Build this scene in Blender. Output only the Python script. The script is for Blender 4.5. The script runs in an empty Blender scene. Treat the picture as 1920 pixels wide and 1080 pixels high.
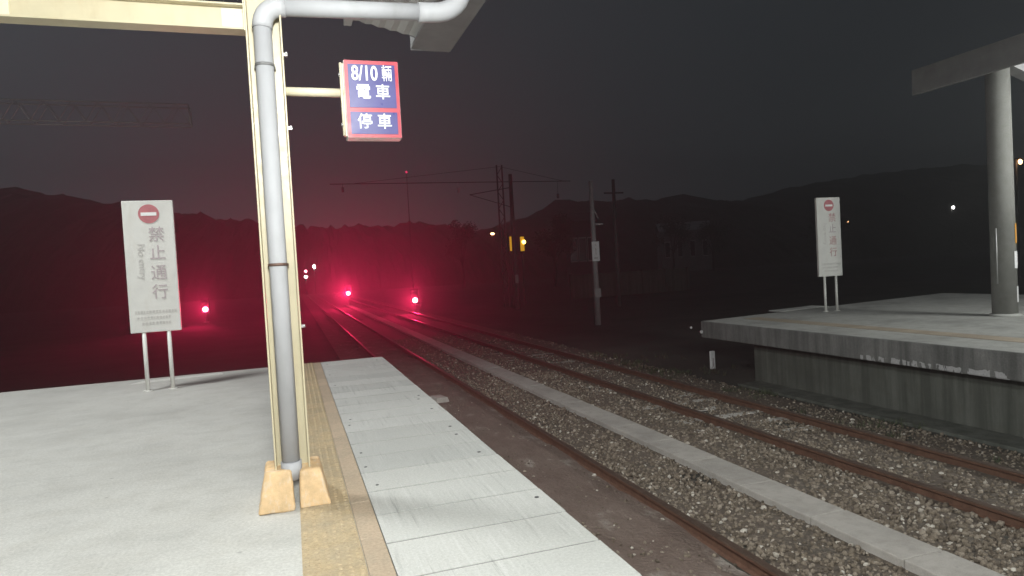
import bpy, bmesh, math, random
import numpy as np
from mathutils import Vector, Matrix, noise

random.seed(7)
rng = np.random.default_rng(11)
S = bpy.context.scene
COL = S.collection
R = math.radians

# ------------------------------------------------------------------ camera
cam_d = bpy.data.cameras.new('camera')
cam = bpy.data.objects.new('camera', cam_d)
COL.objects.link(cam)
cam_d.sensor_width = 36.0
cam_d.lens = 36.0 * 1250 / 1920
cam_d.clip_start = 0.05
cam_d.clip_end = 4000
CX = Vector((0.947, -0.315, -0.056)); CY = Vector((0.063, 0.011, 0.998)); CZ = Vector((-0.314, -0.949, 0.031))
_d = Vector((545 - 960, 540 - 525, -1250)).normalized()      # the rails' direction seen by the camera
_e = Vector((1, 0.056, 0))
_n = _e.cross(_d).normalized()
if _n.y < 0: _n = -_n
_x = _d.cross(_n)
cam.matrix_world = Matrix.Translation((0, 0, 1.4)) @ Matrix((_x, _d, _n)).to_4x4()
S.camera = cam

# ------------------------------------------------------------------ world and exposure
SKY_STRENGTH = 0.15
w = bpy.data.worlds.new('World'); S.world = w; w.use_nodes = True
nt = w.node_tree; nt.nodes.clear()
out = nt.nodes.new('ShaderNodeOutputWorld'); bg = nt.nodes.new('ShaderNodeBackground')
sky = nt.nodes.new('ShaderNodeTexSky'); sky.sky_type = 'NISHITA'; sky.sun_disc = False
sky.sun_elevation = R(-1.8); sky.sun_rotation = R(-35)
hs = nt.nodes.new('ShaderNodeHueSaturation'); hs.inputs['Saturation'].default_value = 0.12
nt.links.new(sky.outputs[0], hs.inputs['Color']); cool = nt.nodes.new('ShaderNodeMix'); cool.data_type = 'RGBA'; cool.blend_type = 'MULTIPLY'; cool.inputs[0].default_value = 1
nt.links.new(hs.outputs[0], cool.inputs[6]); cool.inputs[7].default_value = (0.84, 1.0, 1.14, 1); nt.links.new(cool.outputs[2], bg.inputs[0])
nt.links.new(bg.outputs[0], out.inputs[0]); bg.inputs[1].default_value = SKY_STRENGTH
S.view_settings.view_transform = 'Standard'; S.view_settings.look = 'None'
S.view_settings.exposure = 0; S.view_settings.gamma = 1
S.cycles.max_bounces = 5; S.cycles.diffuse_bounces = 3; S.cycles.glossy_bounces = 2
S.cycles.volume_bounces = 0; S.cycles.transparent_max_bounces = 6
S.cycles.use_denoising = True
S.cycles.sample_clamp_indirect = 4

# ------------------------------------------------------------------ helpers
def tag(o, label=None, cat=None, group=None, kind=None):
    if label: o['label'] = label
    if cat: o['category'] = cat
    if group: o['group'] = group
    if kind: o['kind'] = kind
    return o

def empty(name, loc=(0, 0, 0), label=None, cat=None, group=None, rz=0.0):
    o = bpy.data.objects.new(name, None); COL.objects.link(o)
    o.location = loc; o.rotation_euler = (0, 0, rz); o.empty_display_size = 0.2
    return tag(o, label, cat, group)

def copy_tree(o, parent=None):
    c = o.copy(); COL.objects.link(c)
    if parent: c.parent = parent
    for ch in list(o.children): copy_tree(ch, c)
    return c

class MB:
    """collects shapes and links them as one mesh object"""
    def __init__(s): s.v = []; s.f = []; s.m = []; s.s = []
    def add(s, vs, fs, mi=0, smooth=False):
        b = len(s.v); s.v += [tuple(v) for v in vs]
        for f in fs: s.f.append([b + i for i in f]); s.m.append(mi); s.s.append(smooth)
    def box(s, x0, x1, y0, y1, z0, z1, mi=0):
        vs = [(x, y, z) for z in (z0, z1) for y in (y0, y1) for x in (x0, x1)]
        s.add(vs, [(0, 2, 3, 1), (4, 5, 7, 6), (0, 1, 5, 4), (2, 6, 7, 3), (0, 4, 6, 2), (1, 3, 7, 5)], mi)
        return s
    def frustum(s, b, t, z0, z1, mi=0):
        vs = [(b[0], b[2], z0), (b[1], b[2], z0), (b[0], b[3], z0), (b[1], b[3], z0), (t[0], t[2], z1), (t[1], t[2], z1), (t[0], t[3], z1), (t[1], t[3], z1)]
        s.add(vs, [(0, 2, 3, 1), (4, 5, 7, 6), (0, 1, 5, 4), (2, 6, 7, 3), (0, 4, 6, 2), (1, 3, 7, 5)], mi)
        return s
    def prism(s, poly, a, b, axis='y', mi=0):
        """extrude a 2D outline: axis y -> (x,z), axis z -> (x,y), axis x -> (y,z)"""
        n = len(poly)
        P = {'y': lambda p, t: (p[0], t, p[1]), 'z': lambda p, t: (p[0], p[1], t), 'x': lambda p, t: (t, p[0], p[1])}[axis]
        vs = [P(p, a) for p in poly] + [P(p, b) for p in poly]
        fs = [tuple(range(n)), tuple(range(2 * n - 1, n - 1, -1))] + [(i, i + n, (i + 1) % n + n, (i + 1) % n) for i in range(n)]
        s.add(vs, fs, mi); return s
    def tube(s, pts, r, n=16, cap=True, mi=0):
        pts = [Vector(p) for p in pts]; rs = r if isinstance(r, (list, tuple)) else [r] * len(pts)
        rings = []; u = None
        for i, p in enumerate(pts):
            t = (pts[min(i + 1, len(pts) - 1)] - pts[max(i - 1, 0)])
            if t.length < 1e-6: t = Vector((0, 0, 1))
            t.normalize()
            if u is None: u = t.orthogonal().normalized()
            u = (u - t * u.dot(t)); u = u.normalized() if u.length > 1e-5 else t.orthogonal().normalized()
            v = t.cross(u)
            rings.append([p + (u * math.cos(2 * math.pi * k / n) + v * math.sin(2 * math.pi * k / n)) * rs[i] for k in range(n)])
        vs = [q for rg in rings for q in rg]
        fs = [(i * n + k, i * n + (k + 1) % n, (i + 1) * n + (k + 1) % n, (i + 1) * n + k) for i in range(len(pts) - 1) for k in range(n)]
        s.add(vs, fs, mi, True)
        if cap:
            s.add(rings[0], [tuple(range(n - 1, -1, -1))], mi); s.add(rings[-1], [tuple(range(n))], mi)
        return s
    def disc(s, c, r, depth, axis='y', n=28, mi=0):
        c = Vector(c); d = {'x': Vector((depth, 0, 0)), 'y': Vector((0, depth, 0)), 'z': Vector((0, 0, depth))}[axis]
        return s.tube([c, c + d], r, n, True, mi)
    def ball(s, c, r, n=12, mi=0, sq=(1, 1, 1)):
        vs = []; fs = []
        m = n // 2
        for i in range(m + 1):
            th = math.pi * i / m
            for k in range(n):
                ph = 2 * math.pi * k / n
                vs.append((c[0] + r * sq[0] * math.sin(th) * math.cos(ph), c[1] + r * sq[1] * math.sin(th) * math.sin(ph), c[2] + r * sq[2] * math.cos(th)))
        for i in range(m):
            for k in range(n): fs.append((i * n + k, (i + 1) * n + k, (i + 1) * n + (k + 1) % n, i * n + (k + 1) % n))
        s.add(vs, fs, mi, True); return s
    def build(s, name, mat, parent=None, bevel=0.0, seg=2, loc=None):
        me = bpy.data.meshes.new(name); me.from_pydata(s.v, [], s.f)
        for m in (mat if isinstance(mat, (list, tuple)) else [mat]): me.materials.append(m)
        me.polygons.foreach_set('material_index', s.m); me.polygons.foreach_set('use_smooth', s.s)
        bm = bmesh.new(); bm.from_mesh(me); bmesh.ops.remove_doubles(bm, verts=bm.verts, dist=1e-5)
        bmesh.ops.recalc_face_normals(bm, faces=bm.faces); bm.to_mesh(me); bm.free(); me.update()
        o = bpy.data.objects.new(name, me); COL.objects.link(o)
        if parent: o.parent = parent
        if loc: o.location = loc
        if bevel:
            b = o.modifiers.new('edge', 'BEVEL'); b.width = bevel; b.segments = seg; b.limit_method = 'ANGLE'; b.angle_limit = R(40)
        return o

def lettering(body, size, mat, parent, loc, rot, align='CENTER', sx=1.0, bold=0.0, depth=0.002, space=1.0, name='lettering'):
    cu = bpy.data.curves.new(name, 'FONT'); cu.body = body; cu.size = size; cu.align_x = align; cu.align_y = 'CENTER'
    cu.extrude = depth; cu.offset = bold; cu.space_line = space; cu.resolution_u = 3
    t = bpy.data.objects.new(name + '_curve', cu); COL.objects.link(t)
    bpy.context.view_layer.update()
    me = bpy.data.meshes.new_from_object(t.evaluated_get(bpy.context.evaluated_depsgraph_get()))
    bpy.data.objects.remove(t); bpy.data.curves.remove(cu)
    me.name = name; me.materials.clear(); me.materials.append(mat)
    o = bpy.data.objects.new(name, me); COL.objects.link(o); o.parent = parent
    o.location = loc; o.rotation_euler = rot; o.scale = (sx, 1, 1)
    return o

# ------------------------------------------------------------------ materials
def mat_new(name):
    m = bpy.data.materials.new(name); m.use_nodes = True
    nt = m.node_tree; return m, nt, nt.nodes['Principled BSDF']

def ramp(nt, fac, stops):
    n = nt.nodes.new('ShaderNodeValToRGB'); cr = n.color_ramp
    while len(cr.elements) < len(stops): cr.elements.new(0.5)
    for e, (p, c) in zip(cr.elements, stops):
        e.position = p; e.color = (c, c, c, 1) if isinstance(c, (int, float)) else (*c, 1)
    nt.links.new(fac, n.inputs[0]); return n.outputs[0]

def tex_noise(nt, vec, scale, detail=4, rough=0.55):
    n = nt.nodes.new('ShaderNodeTexNoise'); n.inputs['Scale'].default_value = scale; n.inputs['Detail'].default_value = detail
    n.inputs['Roughness'].default_value = rough
    nt.links.new(vec, n.inputs['Vector']); return n.outputs[0]

def coords(nt, scale=(1, 1, 1), kind='Object'):
    t = nt.nodes.new('ShaderNodeTexCoord'); mp = nt.nodes.new('ShaderNodeMapping'); mp.inputs['Scale'].default_value = scale
    nt.links.new(t.outputs[kind], mp.inputs[0]); return mp.outputs[0]

def mixc(nt, fac, a, b, mode='MIX'):
    n = nt.nodes.new('ShaderNodeMix'); n.data_type = 'RGBA'; n.blend_type = mode
    for sock, v in ((n.inputs[0], fac), (n.inputs[6], a), (n.inputs[7], b)):
        if hasattr(v, 'is_output'): nt.links.new(v, sock)
        elif isinstance(v, tuple): sock.default_value = (*v, 1)
        else: sock.default_value = v
    return n.outputs[2]

def mathn(nt, op, a, b=None, clamp=False):
    n = nt.nodes.new('ShaderNodeMath'); n.operation = op; n.use_clamp = clamp
    for sock, v in zip(n.inputs, (a, b)):
        if v is None: continue
        if hasattr(v, 'is_output'): nt.links.new(v, sock)
        else: sock.default_value = v
    return n.outputs[0]

def bump(nt, bsdf, h, strength=0.4, dist=0.01):
    b = nt.nodes.new('ShaderNodeBump'); b.inputs['Strength'].default_value = strength; b.inputs['Distance'].default_value = dist
    nt.links.new(h, b.inputs['Height']); nt.links.new(b.outputs[0], bsdf.inputs['Normal'])

def simple(name, c, rough=0.5, metal=0.0, var=0.12, scale=6.0, dirt=None, bmp=0.0, spec=0.5):
    """paint, plastic or metal with uneven wear"""
    m, nt, b = mat_new(name)
    v = coords(nt)
    f = tex_noise(nt, v, scale, 5, 0.6)
    lo = tuple(x * (1 - var) for x in c); hi = tuple(min(1, x * (1 + var)) for x in c)
    col = ramp(nt, f, [(0.3, lo), (0.7, hi)])
    if dirt:
        g = tex_noise(nt, coords(nt, (1, 1, 0.25)), scale * 2.3, 6, 0.7)
        col = mixc(nt, ramp(nt, g, [(0.52, 0.0), (0.75, dirt[1])]), col, dirt[0])
    nt.links.new(col, b.inputs['Base Color'])
    nt.links.new(ramp(nt, tex_noise(nt, v, scale * 3, 3), [(0.3, max(0.05, rough - 0.1)), (0.7, min(1, rough + 0.1))]), b.inputs['Roughness'])
    b.inputs['Metallic'].default_value = metal; b.inputs['Specular IOR Level'].default_value = spec
    if bmp: bump(nt, b, tex_noise(nt, v, scale * 12, 4), bmp, 0.004)
    return m

def glow(name, c, strength):
    m, nt, b = mat_new(name)
    b.inputs['Base Color'].default_value = (*[min(1, x) * 0.5 for x in c], 1)
    b.inputs['Emission Color'].default_value = (*c, 1); b.inputs['Emission Strength'].default_value = strength
    return m

def concrete(name, c, stain=0.35, warm=(0.3, 0.25, 0.19), scale=1.0, streak=False, bmp=0.35):
    m, nt, b = mat_new(name)
    v = coords(nt)
    big = tex_noise(nt, v, 0.55 * scale, 5, 0.6); mid = tex_noise(nt, v, 3.5 * scale, 6, 0.65); fine = tex_noise(nt, v, 55 * scale, 4, 0.7)
    col = ramp(nt, big, [(0.25, tuple(x * (1 - stain) for x in c)), (0.5, c), (0.75, tuple(min(1, x * 1.1) for x in c))])
    col = mixc(nt, ramp(nt, mid, [(0.46, 0.0), (0.78, 0.5)]), col, tuple(x * y for x, y in zip(warm, (1, 1, 1))))
    col = mixc(nt, 0.35, col, ramp(nt, fine, [(0.25, 0.25), (0.75, 0.85)]), 'OVERLAY')
    sm = tex_noise(nt, coords(nt, (1.0, 1.6, 1.0)), 2.6 * scale, 8, 0.8)
    col = mixc(nt, ramp(nt, sm, [(0.48, 0.0), (0.68, 0.26)]), col, tuple(x * 0.5 for x in c))
    spot = nt.nodes.new('ShaderNodeTexVoronoi'); spot.inputs['Scale'].default_value = 4.0; nt.links.new(v, spot.inputs['Vector'])
    col = mixc(nt, ramp(nt, spot.outputs['Distance'], [(0.035, 0.45), (0.07, 0.0)]), col, tuple(x * 0.4 for x in c))
    if streak:
        sv = tex_noise(nt, coords(nt, (2.2, 2.2, 0.12)), 2.4, 5, 0.7)
        col = mixc(nt, ramp(nt, sv, [(0.4, 0.75), (0.62, 0.0)]), col, (0.06, 0.065, 0.055))
    nt.links.new(col, b.inputs['Base Color'])
    nt.links.new(ramp(nt, mid, [(0.3, 0.62), (0.7, 0.9)]), b.inputs['Roughness'])
    b.inputs['Specular IOR Level'].default_value = 0.2
    h = mathn(nt, 'ADD', fine, mathn(nt, 'MULTIPLY', mid, 1.5)); bump(nt, b, h, bmp, 0.006)
    return m

M = {}
M['platform'] = concrete('platform_concrete', (0.50, 0.495, 0.47), 0.22, (0.42, 0.405, 0.37))
M['slab'] = None
M['old_concrete'] = concrete('old_concrete', (0.38, 0.38, 0.36), 0.4, (0.2, 0.19, 0.16), 1.4)
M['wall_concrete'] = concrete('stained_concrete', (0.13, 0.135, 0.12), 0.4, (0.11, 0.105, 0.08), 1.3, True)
M['trough'] = concrete('trough_concrete', (0.41, 0.385, 0.355), 0.25, (0.25, 0.22, 0.19), 2.2)
M['column_concrete'] = concrete('column_concrete', (0.215, 0.215, 0.20), 0.25, (0.17, 0.17, 0.145), 1.6, False, 0.2)
M['cream'] = simple('cream_paint', (0.56, 0.50, 0.345), 0.38, 0, 0.06, 5, ((0.45, 0.34, 0.2), 0.35))
M['cream_light'] = simple('pale_cream_paint', (0.76, 0.70, 0.52), 0.4, 0, 0.05, 5)
M['pvc'] = simple('grey_pvc', (0.44, 0.445, 0.465), 0.6, 0, 0.06, 4, ((0.28, 0.28, 0.27), 0.3))
M['steel'] = simple('galvanised_steel', (0.42, 0.42, 0.41), 0.45, 0.6, 0.15, 20)
M['clamp'] = simple('rusty_clamp', (0.16, 0.10, 0.08), 0.6, 0.4, 0.3, 40)
M['grey_clamp'] = simple('grey_clamp', (0.2, 0.2, 0.2), 0.6, 0.2, 0.2, 40)
M['white_paint'] = simple('white_paint', (0.74, 0.74, 0.70), 0.45, 0, 0.05, 4, ((0.5, 0.47, 0.4), 0.3))
M['sign_white'] = simple('sign_white', (0.74, 0.735, 0.70), 0.4, 0, 0.05, 3, ((0.55, 0.5, 0.42), 0.35))
M['red_print'] = simple('faded_red_print', (0.50, 0.17, 0.19), 0.45, 0, 0.15, 9)
M['ink'] = simple('faded_ink', (0.50, 0.43, 0.45), 0.5, 0, 0.2, 12)
M['ink_pale'] = simple('pale_ink', (0.61, 0.59, 0.57), 0.5, 0, 0.15, 12)
M['ink_red'] = simple('faded_red_ink', (0.5, 0.3, 0.3), 0.5, 0, 0.2, 12)
M['blue'] = simple('sign_blue', (0.036, 0.032, 0.19), 0.35, 0, 0.06, 5)
M['sign_red'] = simple('sign_red', (0.45, 0.035, 0.06), 0.35, 0, 0.06, 5)
M['letter_white'] = simple('letter_white', (0.88, 0.88, 0.88), 0.4, 0, 0.02, 5)
M['orange'] = simple('orange_plinth_paint', (0.66, 0.46, 0.255), 0.7, 0, 0.2, 11, ((0.66, 0.58, 0.47), 1.0), 0.6)
M['notice'] = simple('white_notice', (0.82, 0.82, 0.82), 0.35, 0, 0.03, 6)
M['notice_orange'] = simple('orange_notice', (0.78, 0.36, 0.05), 0.4, 0, 0.08, 6)
M['dark_steel'] = simple('dark_steel', (0.045, 0.045, 0.05), 0.6, 0.2, 0.2, 8)
M['mast_grey'] = simple('mast_grey', (0.30, 0.30, 0.30), 0.6, 0.0, 0.15, 3)
M['galvanised'] = simple('weathered_zinc', (0.55, 0.55, 0.53), 0.6, 0.0, 0.15, 3)
M['mast_dark'] = simple('weathered_mast', (0.10, 0.095, 0.095), 0.7, 0.0, 0.2, 3)
M['black'] = simple('black_housing', (0.02, 0.02, 0.022), 0.5, 0, 0.2, 10)
M['roof'] = simple('painted_roof_sheet', (0.46, 0.46, 0.45), 0.85, 0, 0.08, 4, spec=0.05)
M['far_paint'] = simple('grey_canopy_paint', (0.30, 0.30, 0.30), 0.85, 0, 0.15, 3, spec=0.1)  # even grey, darker than the near roof sheet
M['gutter'] = simple('grey_gutter', (0.24, 0.24, 0.245), 0.85, 0, 0.12, 4, spec=0.05)
M['foliage'] = simple('leaf_green', (0.045, 0.06, 0.03), 0.7, 0, 0.4, 1.5)
M['bark'] = simple('bark', (0.07, 0.06, 0.05), 0.85, 0, 0.3, 6)
M['grass'] = simple('weed_green', (0.07, 0.085, 0.04), 0.7, 0, 0.4, 4)
M['house_wall'] = simple('pale_render', (0.35, 0.34, 0.32), 0.8, 0, 0.15, 0.6)
M['house_roof'] = simple('pale_metal_roof', (0.5, 0.5, 0.5), 0.5, 0, 0.15, 0.6)
M['pane'] = simple('dark_pane', (0.02, 0.02, 0.025), 0.15, 0, 0.2, 2)
M['lamp_white'] = glow('lamp_white', (1.0, 0.96, 0.9), 18)
M['lamp_tube'] = glow('lamp_tube', (1.0, 0.98, 0.92), 14)
M['lamp_red'] = glow('lamp_red', (1.0, 0.22, 0.32), 22)
M['lamp_orange'] = glow('lamp_orange', (1.0, 0.55, 0.25), 9)
M['lamp_amber'] = glow('lamp_amber', (1.0, 0.62, 0.12), 9)
M['amber'] = glow('amber_plate_glow', (0.75, 0.38, 0.02), 0.75)

def mat_edge_slab():
    m, nt, b = mat_new('edge_slab_concrete')
    v = coords(nt)
    big = tex_noise(nt, v, 1.1, 5, 0.6); mid = tex_noise(nt, v, 6, 6, 0.65); fine = tex_noise(nt, v, 70, 4, 0.7)
    c = (0.52, 0.52, 0.495)
    rpi = nt.nodes.new('ShaderNodeNewGeometry')
    col = ramp(nt, rpi.outputs['Random Per Island'], [(0.0, (0.455, 0.46, 0.44)), (0.5, c), (1.0, (0.56, 0.56, 0.535))])
    col = mixc(nt, ramp(nt, big, [(0.4, 0.0), (0.75, 0.45)]), col, (0.38, 0.385, 0.37))
    # worn scratches running along the edge
    sc = tex_noise(nt, coords(nt, (26, 0.7, 1)), 1.6, 4, 0.7)
    msk = ramp(nt, tex_noise(nt, coords(nt, (1.2, 0.8, 1)), 1.7, 3), [(0.42, 0.0), (0.6, 1.0)])
    col = mixc(nt, mathn(nt, 'MULTIPLY', ramp(nt, sc, [(0.52, 0.0), (0.68, 0.5)]), msk), col, (0.66, 0.66, 0.64))
    col = mixc(nt, mathn(nt, 'MULTIPLY', ramp(nt, sc, [(0.30, 0.65), (0.44, 0.0)]), msk), col, (0.20, 0.205, 0.20))
    col = mixc(nt, 0.3, col, ramp(nt, fine, [(0.25, 0.25), (0.75, 0.85)]), 'OVERLAY')
    nt.links.new(col, b.inputs['Base Color']); b.inputs['Roughness'].default_value = 0.72
    bump(nt, b, mathn(nt, 'ADD', fine, mathn(nt, 'MULTIPLY', mid, 1.2)), 0.3, 0.005)
    return m
M['slab'] = mat_edge_slab()

def mat_tile(name, c):
    m, nt, b = mat_new(name)
    v = coords(nt)
    geo = nt.nodes.new('ShaderNodeNewGeometry')
    col = ramp(nt, geo.outputs['Random Per Island'], [(0.0, tuple(x * 0.86 for x in c)), (1.0, tuple(x * 1.1 for x in c))])
    col = mixc(nt, ramp(nt, tex_noise(nt, v, 4, 6, 0.7), [(0.42, 0.0), (0.75, 0.7)]), col, (0.33, 0.29, 0.22))
    col = mixc(nt, 0.25, col, ramp(nt, tex_noise(nt, v, 60, 3), [(0.3, 0.25), (0.7, 0.8)]), 'OVERLAY')
    nt.links.new(col, b.inputs['Base Color']); b.inputs['Roughness'].default_value = 0.68
    bump(nt, b, tex_noise(nt, v, 80, 3), 0.2, 0.003)
    return m
M['tile'] = mat_tile('tactile_tile', (0.45, 0.35, 0.215))
M['tile_band'] = mat_tile('plain_tan_tile', (0.47, 0.37, 0.27))

M['old_tile'] = mat_tile('worn_tactile_tile', (0.35, 0.29, 0.22))

def mat_ground():
    m, nt, b = mat_new('dirt')
    v = coords(nt)
    col = ramp(nt, tex_noise(nt, v, 0.5, 6, 0.65), [(0.3, (0.035, 0.034, 0.028)), (0.55, (0.06, 0.055, 0.045)), (0.8, (0.085, 0.085, 0.065))])
    col = mixc(nt, 0.4, col, ramp(nt, tex_noise(nt, v, 18, 5, 0.7), [(0.3, 0.2), (0.7, 0.8)]), 'OVERLAY')
    nt.links.new(col, b.inputs['Base Color']); b.inputs['Roughness'].default_value = 0.95
    bump(nt, b, tex_noise(nt, v, 14, 6, 0.7), 0.8, 0.05)
    return m
M['dirt'] = mat_ground()

def mat_bed():
    m, nt, b = mat_new('fouled_ballast_bed')
    v = coords(nt)
    vo = nt.nodes.new('ShaderNodeTexVoronoi'); vo.inputs['Scale'].default_value = 22; nt.links.new(v, vo.inputs['Vector'])
    stone = ramp(nt, vo.outputs['Distance'], [(0.0, (0.21, 0.175, 0.14)), (0.6, (0.10, 0.085, 0.068))])
    col = mixc(nt, ramp(nt, tex_noise(nt, v, 0.9, 6, 0.6), [(0.35, 0.15), (0.65, 0.85)]), stone, (0.125, 0.095, 0.075))
    # brown brake dust close to the near track
    sx = nt.nodes.new('ShaderNodeSeparateXYZ'); nt.links.new(v, sx.inputs[0])
    near = ramp(nt, mathn(nt, 'ADD', sx.outputs[0], mathn(nt, 'MULTIPLY', tex_noise(nt, v, 1.5, 4), 0.5)), [(0.0, 1.0), (1.0, 0.0)])
    near = mathn(nt, 'SUBTRACT', 1.0, mathn(nt, 'GREATER_THAN', sx.outputs[0], 3.42))
    dust = ramp(nt, tex_noise(nt, coords(nt, (1, 0.55, 1)), 2.6, 6, 0.68), [(0.35, (0.15, 0.105, 0.086)), (0.58, (0.20, 0.15, 0.125)), (0.72, (0.40, 0.36, 0.32))])
    col = mixc(nt, mathn(nt, 'MULTIPLY', near, 0.9), col, dust)
    nt.links.new(col, b.inputs['Base Color']); b.inputs['Roughness'].default_value = 0.92
    h = mathn(nt, 'ADD', mathn(nt, 'MULTIPLY', vo.outputs['Distance'], -0.6), tex_noise(nt, v, 30, 5, 0.7))
    bump(nt, b, h, 0.8, 0.03)
    return m
M['bed'] = mat_bed()

def mat_stone():
    m, nt, b = mat_new('crushed_stone')
    geo = nt.nodes.new('ShaderNodeNewGeometry')
    col = ramp(nt, geo.outputs['Random Per Island'], [(0.0, (0.09, 0.07, 0.052)), (0.35, (0.155, 0.124, 0.092)), (0.7, (0.21, 0.172, 0.132)), (0.93, (0.30, 0.255, 0.205)), (1.0, (0.56, 0.52, 0.46))])
    col = mixc(nt, 0.4, col, ramp(nt, tex_noise(nt, coords(nt), 60, 4), [(0.3, 0.2), (0.7, 0.85)]), 'OVERLAY')
    nt.links.new(col, b.inputs['Base Color']); b.inputs['Roughness'].default_value = 0.85
    return m
M['stone'] = mat_stone()

def mat_rail():
    m, nt, b = mat_new('rusty_rail')
    v = coords(nt)
    col = ramp(nt, tex_noise(nt, v, 9, 6, 0.7), [(0.3, (0.075, 0.036, 0.022)), (0.6, (0.135, 0.068, 0.043)), (0.8, (0.17, 0.105, 0.075))])
    nt.links.new(col, b.inputs['Base Color']); b.inputs['Roughness'].default_value = 0.8
    bump(nt, b, tex_noise(nt, v, 50, 4), 0.4, 0.004)
    return m
M['rust'] = mat_rail()
M['rail_top'] = simple('worn_rail_head', (0.13, 0.09, 0.07), 0.5, 0.5, 0.2, 6)

def mat_fascia():
    m, nt, b = mat_new('peeling_fascia')
    v = coords(nt)
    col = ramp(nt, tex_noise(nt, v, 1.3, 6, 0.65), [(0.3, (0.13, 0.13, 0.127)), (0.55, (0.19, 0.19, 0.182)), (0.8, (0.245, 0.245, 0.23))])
    sx = nt.nodes.new('ShaderNodeSeparateXYZ'); nt.links.new(v, sx.inputs[0])
    low = mathn(nt, 'LESS_THAN', mathn(nt, 'ADD', sx.outputs[2], mathn(nt, 'MULTIPLY', tex_noise(nt, v, 7, 4), 0.10)), -0.225)
    where = mathn(nt, 'MULTIPLY', mathn(nt, 'GREATER_THAN', sx.outputs[1], 5.9), mathn(nt, 'LESS_THAN', sx.outputs[1], 8.25))
    flake = mathn(nt, 'GREATER_THAN', tex_noise(nt, coords(nt, (1, 1, 0.35)), 8.5, 3, 0.6), 0.5)
    f = mathn(nt, 'MULTIPLY', mathn(nt, 'MULTIPLY', low, where), flake)
    col = mixc(nt, ramp(nt, tex_noise(nt, coords(nt, (2.6, 2.6, 0.2)), 2.2, 5, 0.7), [(0.36, 0.7), (0.58, 0.0)]), col, (0.06, 0.062, 0.058))
    col = mixc(nt, mathn(nt, 'MULTIPLY', f, 0.7), col, (0.52, 0.515, 0.52))
    col = mixc(nt, 0.35, col, ramp(nt, tex_noise(nt, v, 45, 4, 0.7), [(0.3, 0.25), (0.7, 0.8)]), 'OVERLAY')
    nt.links.new(col, b.inputs['Base Color']); b.inputs['Roughness'].default_value = 0.85
    bump(nt, b, tex_noise(nt, v, 30, 6, 0.7), 0.5, 0.01)
    return m
M['fascia'] = mat_fascia()

def mat_hill():
    m, nt, b = mat_new('wooded_hill')
    v = coords(nt)
    col = ramp(nt, tex_noise(nt, v, 0.35, 6, 0.7), [(0.3, (0.04, 0.048, 0.032)), (0.6, (0.07, 0.078, 0.05)), (0.8, (0.11, 0.115, 0.08))])
    nt.links.new(col, b.inputs['Base Color']); b.inputs['Roughness'].default_value = 0.95
    bump(nt, b, tex_noise(nt, v, 0.9, 6, 0.8), 1.0, 1.2)
    return m
M['hill'] = mat_hill()

GZ = -1.15        # ground level (platform top is 0)

# ------------------------------------------------------------------ setting: ground and hills
g = MB(); g.add([(-260, -60, GZ - 0.01), (460, -60, GZ - 0.01), (460, 360, GZ - 0.01), (-260, 360, GZ - 0.01)], [(0, 1, 2, 3)])
tag(g.build('ground', M['dirt']), kind='structure')
def bed_z(x, y):
    z = 0.020 * noise.noise(Vector((x * 1.7, y * 1.1, 0.3))) + 0.010 * noise.noise(Vector((x * 6, y * 5, 2)))
    if x < 3.4: z += 0.012 - 0.02 * max(0, 1 - abs(x - 3.386) / 0.2)
    return z - (0.03 if x > 8.05 else 0)
g = MB()
gx = [1.3 + 0.11 * i for i in range(63)]; gy = [-20, -10, -4, 0] + [0.12 * i for i in range(1, 190)] + [24, 26, 30, 40, 60, 90, 160]
n_ = len(gx)
g.add([(x, y, GZ + bed_z(x, y)) for y in gy for x in gx], [(j * n_ + i, j * n_ + i + 1, (j + 1) * n_ + i + 1, (j + 1) * n_ + i) for j in range(len(gy) - 1) for i in range(n_ - 1)], 0, True)
tag(g.build('ballast_bed', M['bed']), kind='structure')

def hills():
    prof = [(-260, 46), (-110, 34), (-68, 29), (-30, 22), (3, 16.5), (24, 16.0), (38, 16.9), (50, 13.6), (63.7, 14.4), (68, 17.0), (74.7, 18.3), (82, 21.9), (98, 21.4), (113, 21.2), (124, 22.3), (132, 19.5), (156, 20.8), (175, 25.3), (205, 28.5), (234, 31.7), (297, 32.5), (460, 34)]  # rise at the left end is added so that side stays dark
    px = [p[0] for p in prof]; pz = [p[1] for p in prof]
    xs = np.arange(-255, 456, 0.9); rows = [(118, 0.0), (124, 0.20), (132, 0.36), (142, 0.52), (152, 0.66), (164, 0.78), (176, 0.89), (188, 0.96), (200, 1.0), (214, 0.97), (240, 0.7), (280, 0.0)]
    vs = []; fs = []
    for j, (y, k) in enumerate(rows):
        for x in xs:
            zr = float(np.interp(x, px, pz)) - GZ
            n1 = noise.noise(Vector((x * 0.16, y * 0.16, 3.1))) * 1.5 + abs(noise.noise(Vector((x * 0.38, y * 0.3, 9.0)))) * 2.6 + noise.noise(Vector((x * 0.9, y, 2))) * 0.9
            vs.append((x, y + 3 * noise.noise(Vector((x * 0.08, y * 0.1, 1))), GZ - 0.3 + zr * k + (n1 - 0.9) * (1.0 if k > 0 else 0)))
    n = len(xs)
    for j in range(len(rows) - 1):
        for i in range(n - 1): fs.append((j * n + i, j * n + i + 1, (j + 1) * n + i + 1, (j + 1) * n + i))
    m = MB(); m.add(vs, fs)
    tag(m.build('hillside', M['hill']), kind='structure')
hills()

# ------------------------------------------------------------------ near platform
END_Y = 11.55; EDGE_X = 1.40; BACK_Y = -8.0
m = MB()
m.box(-9.0, 0.265, BACK_Y, END_Y, -0.30, 0.0)
m.box(-8.9, 1.15, BACK_Y, END_Y - 0.25, GZ - 0.02, -0.301)
tag(m.build('platform', M['platform'], bevel=0.008), kind='structure')

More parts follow.
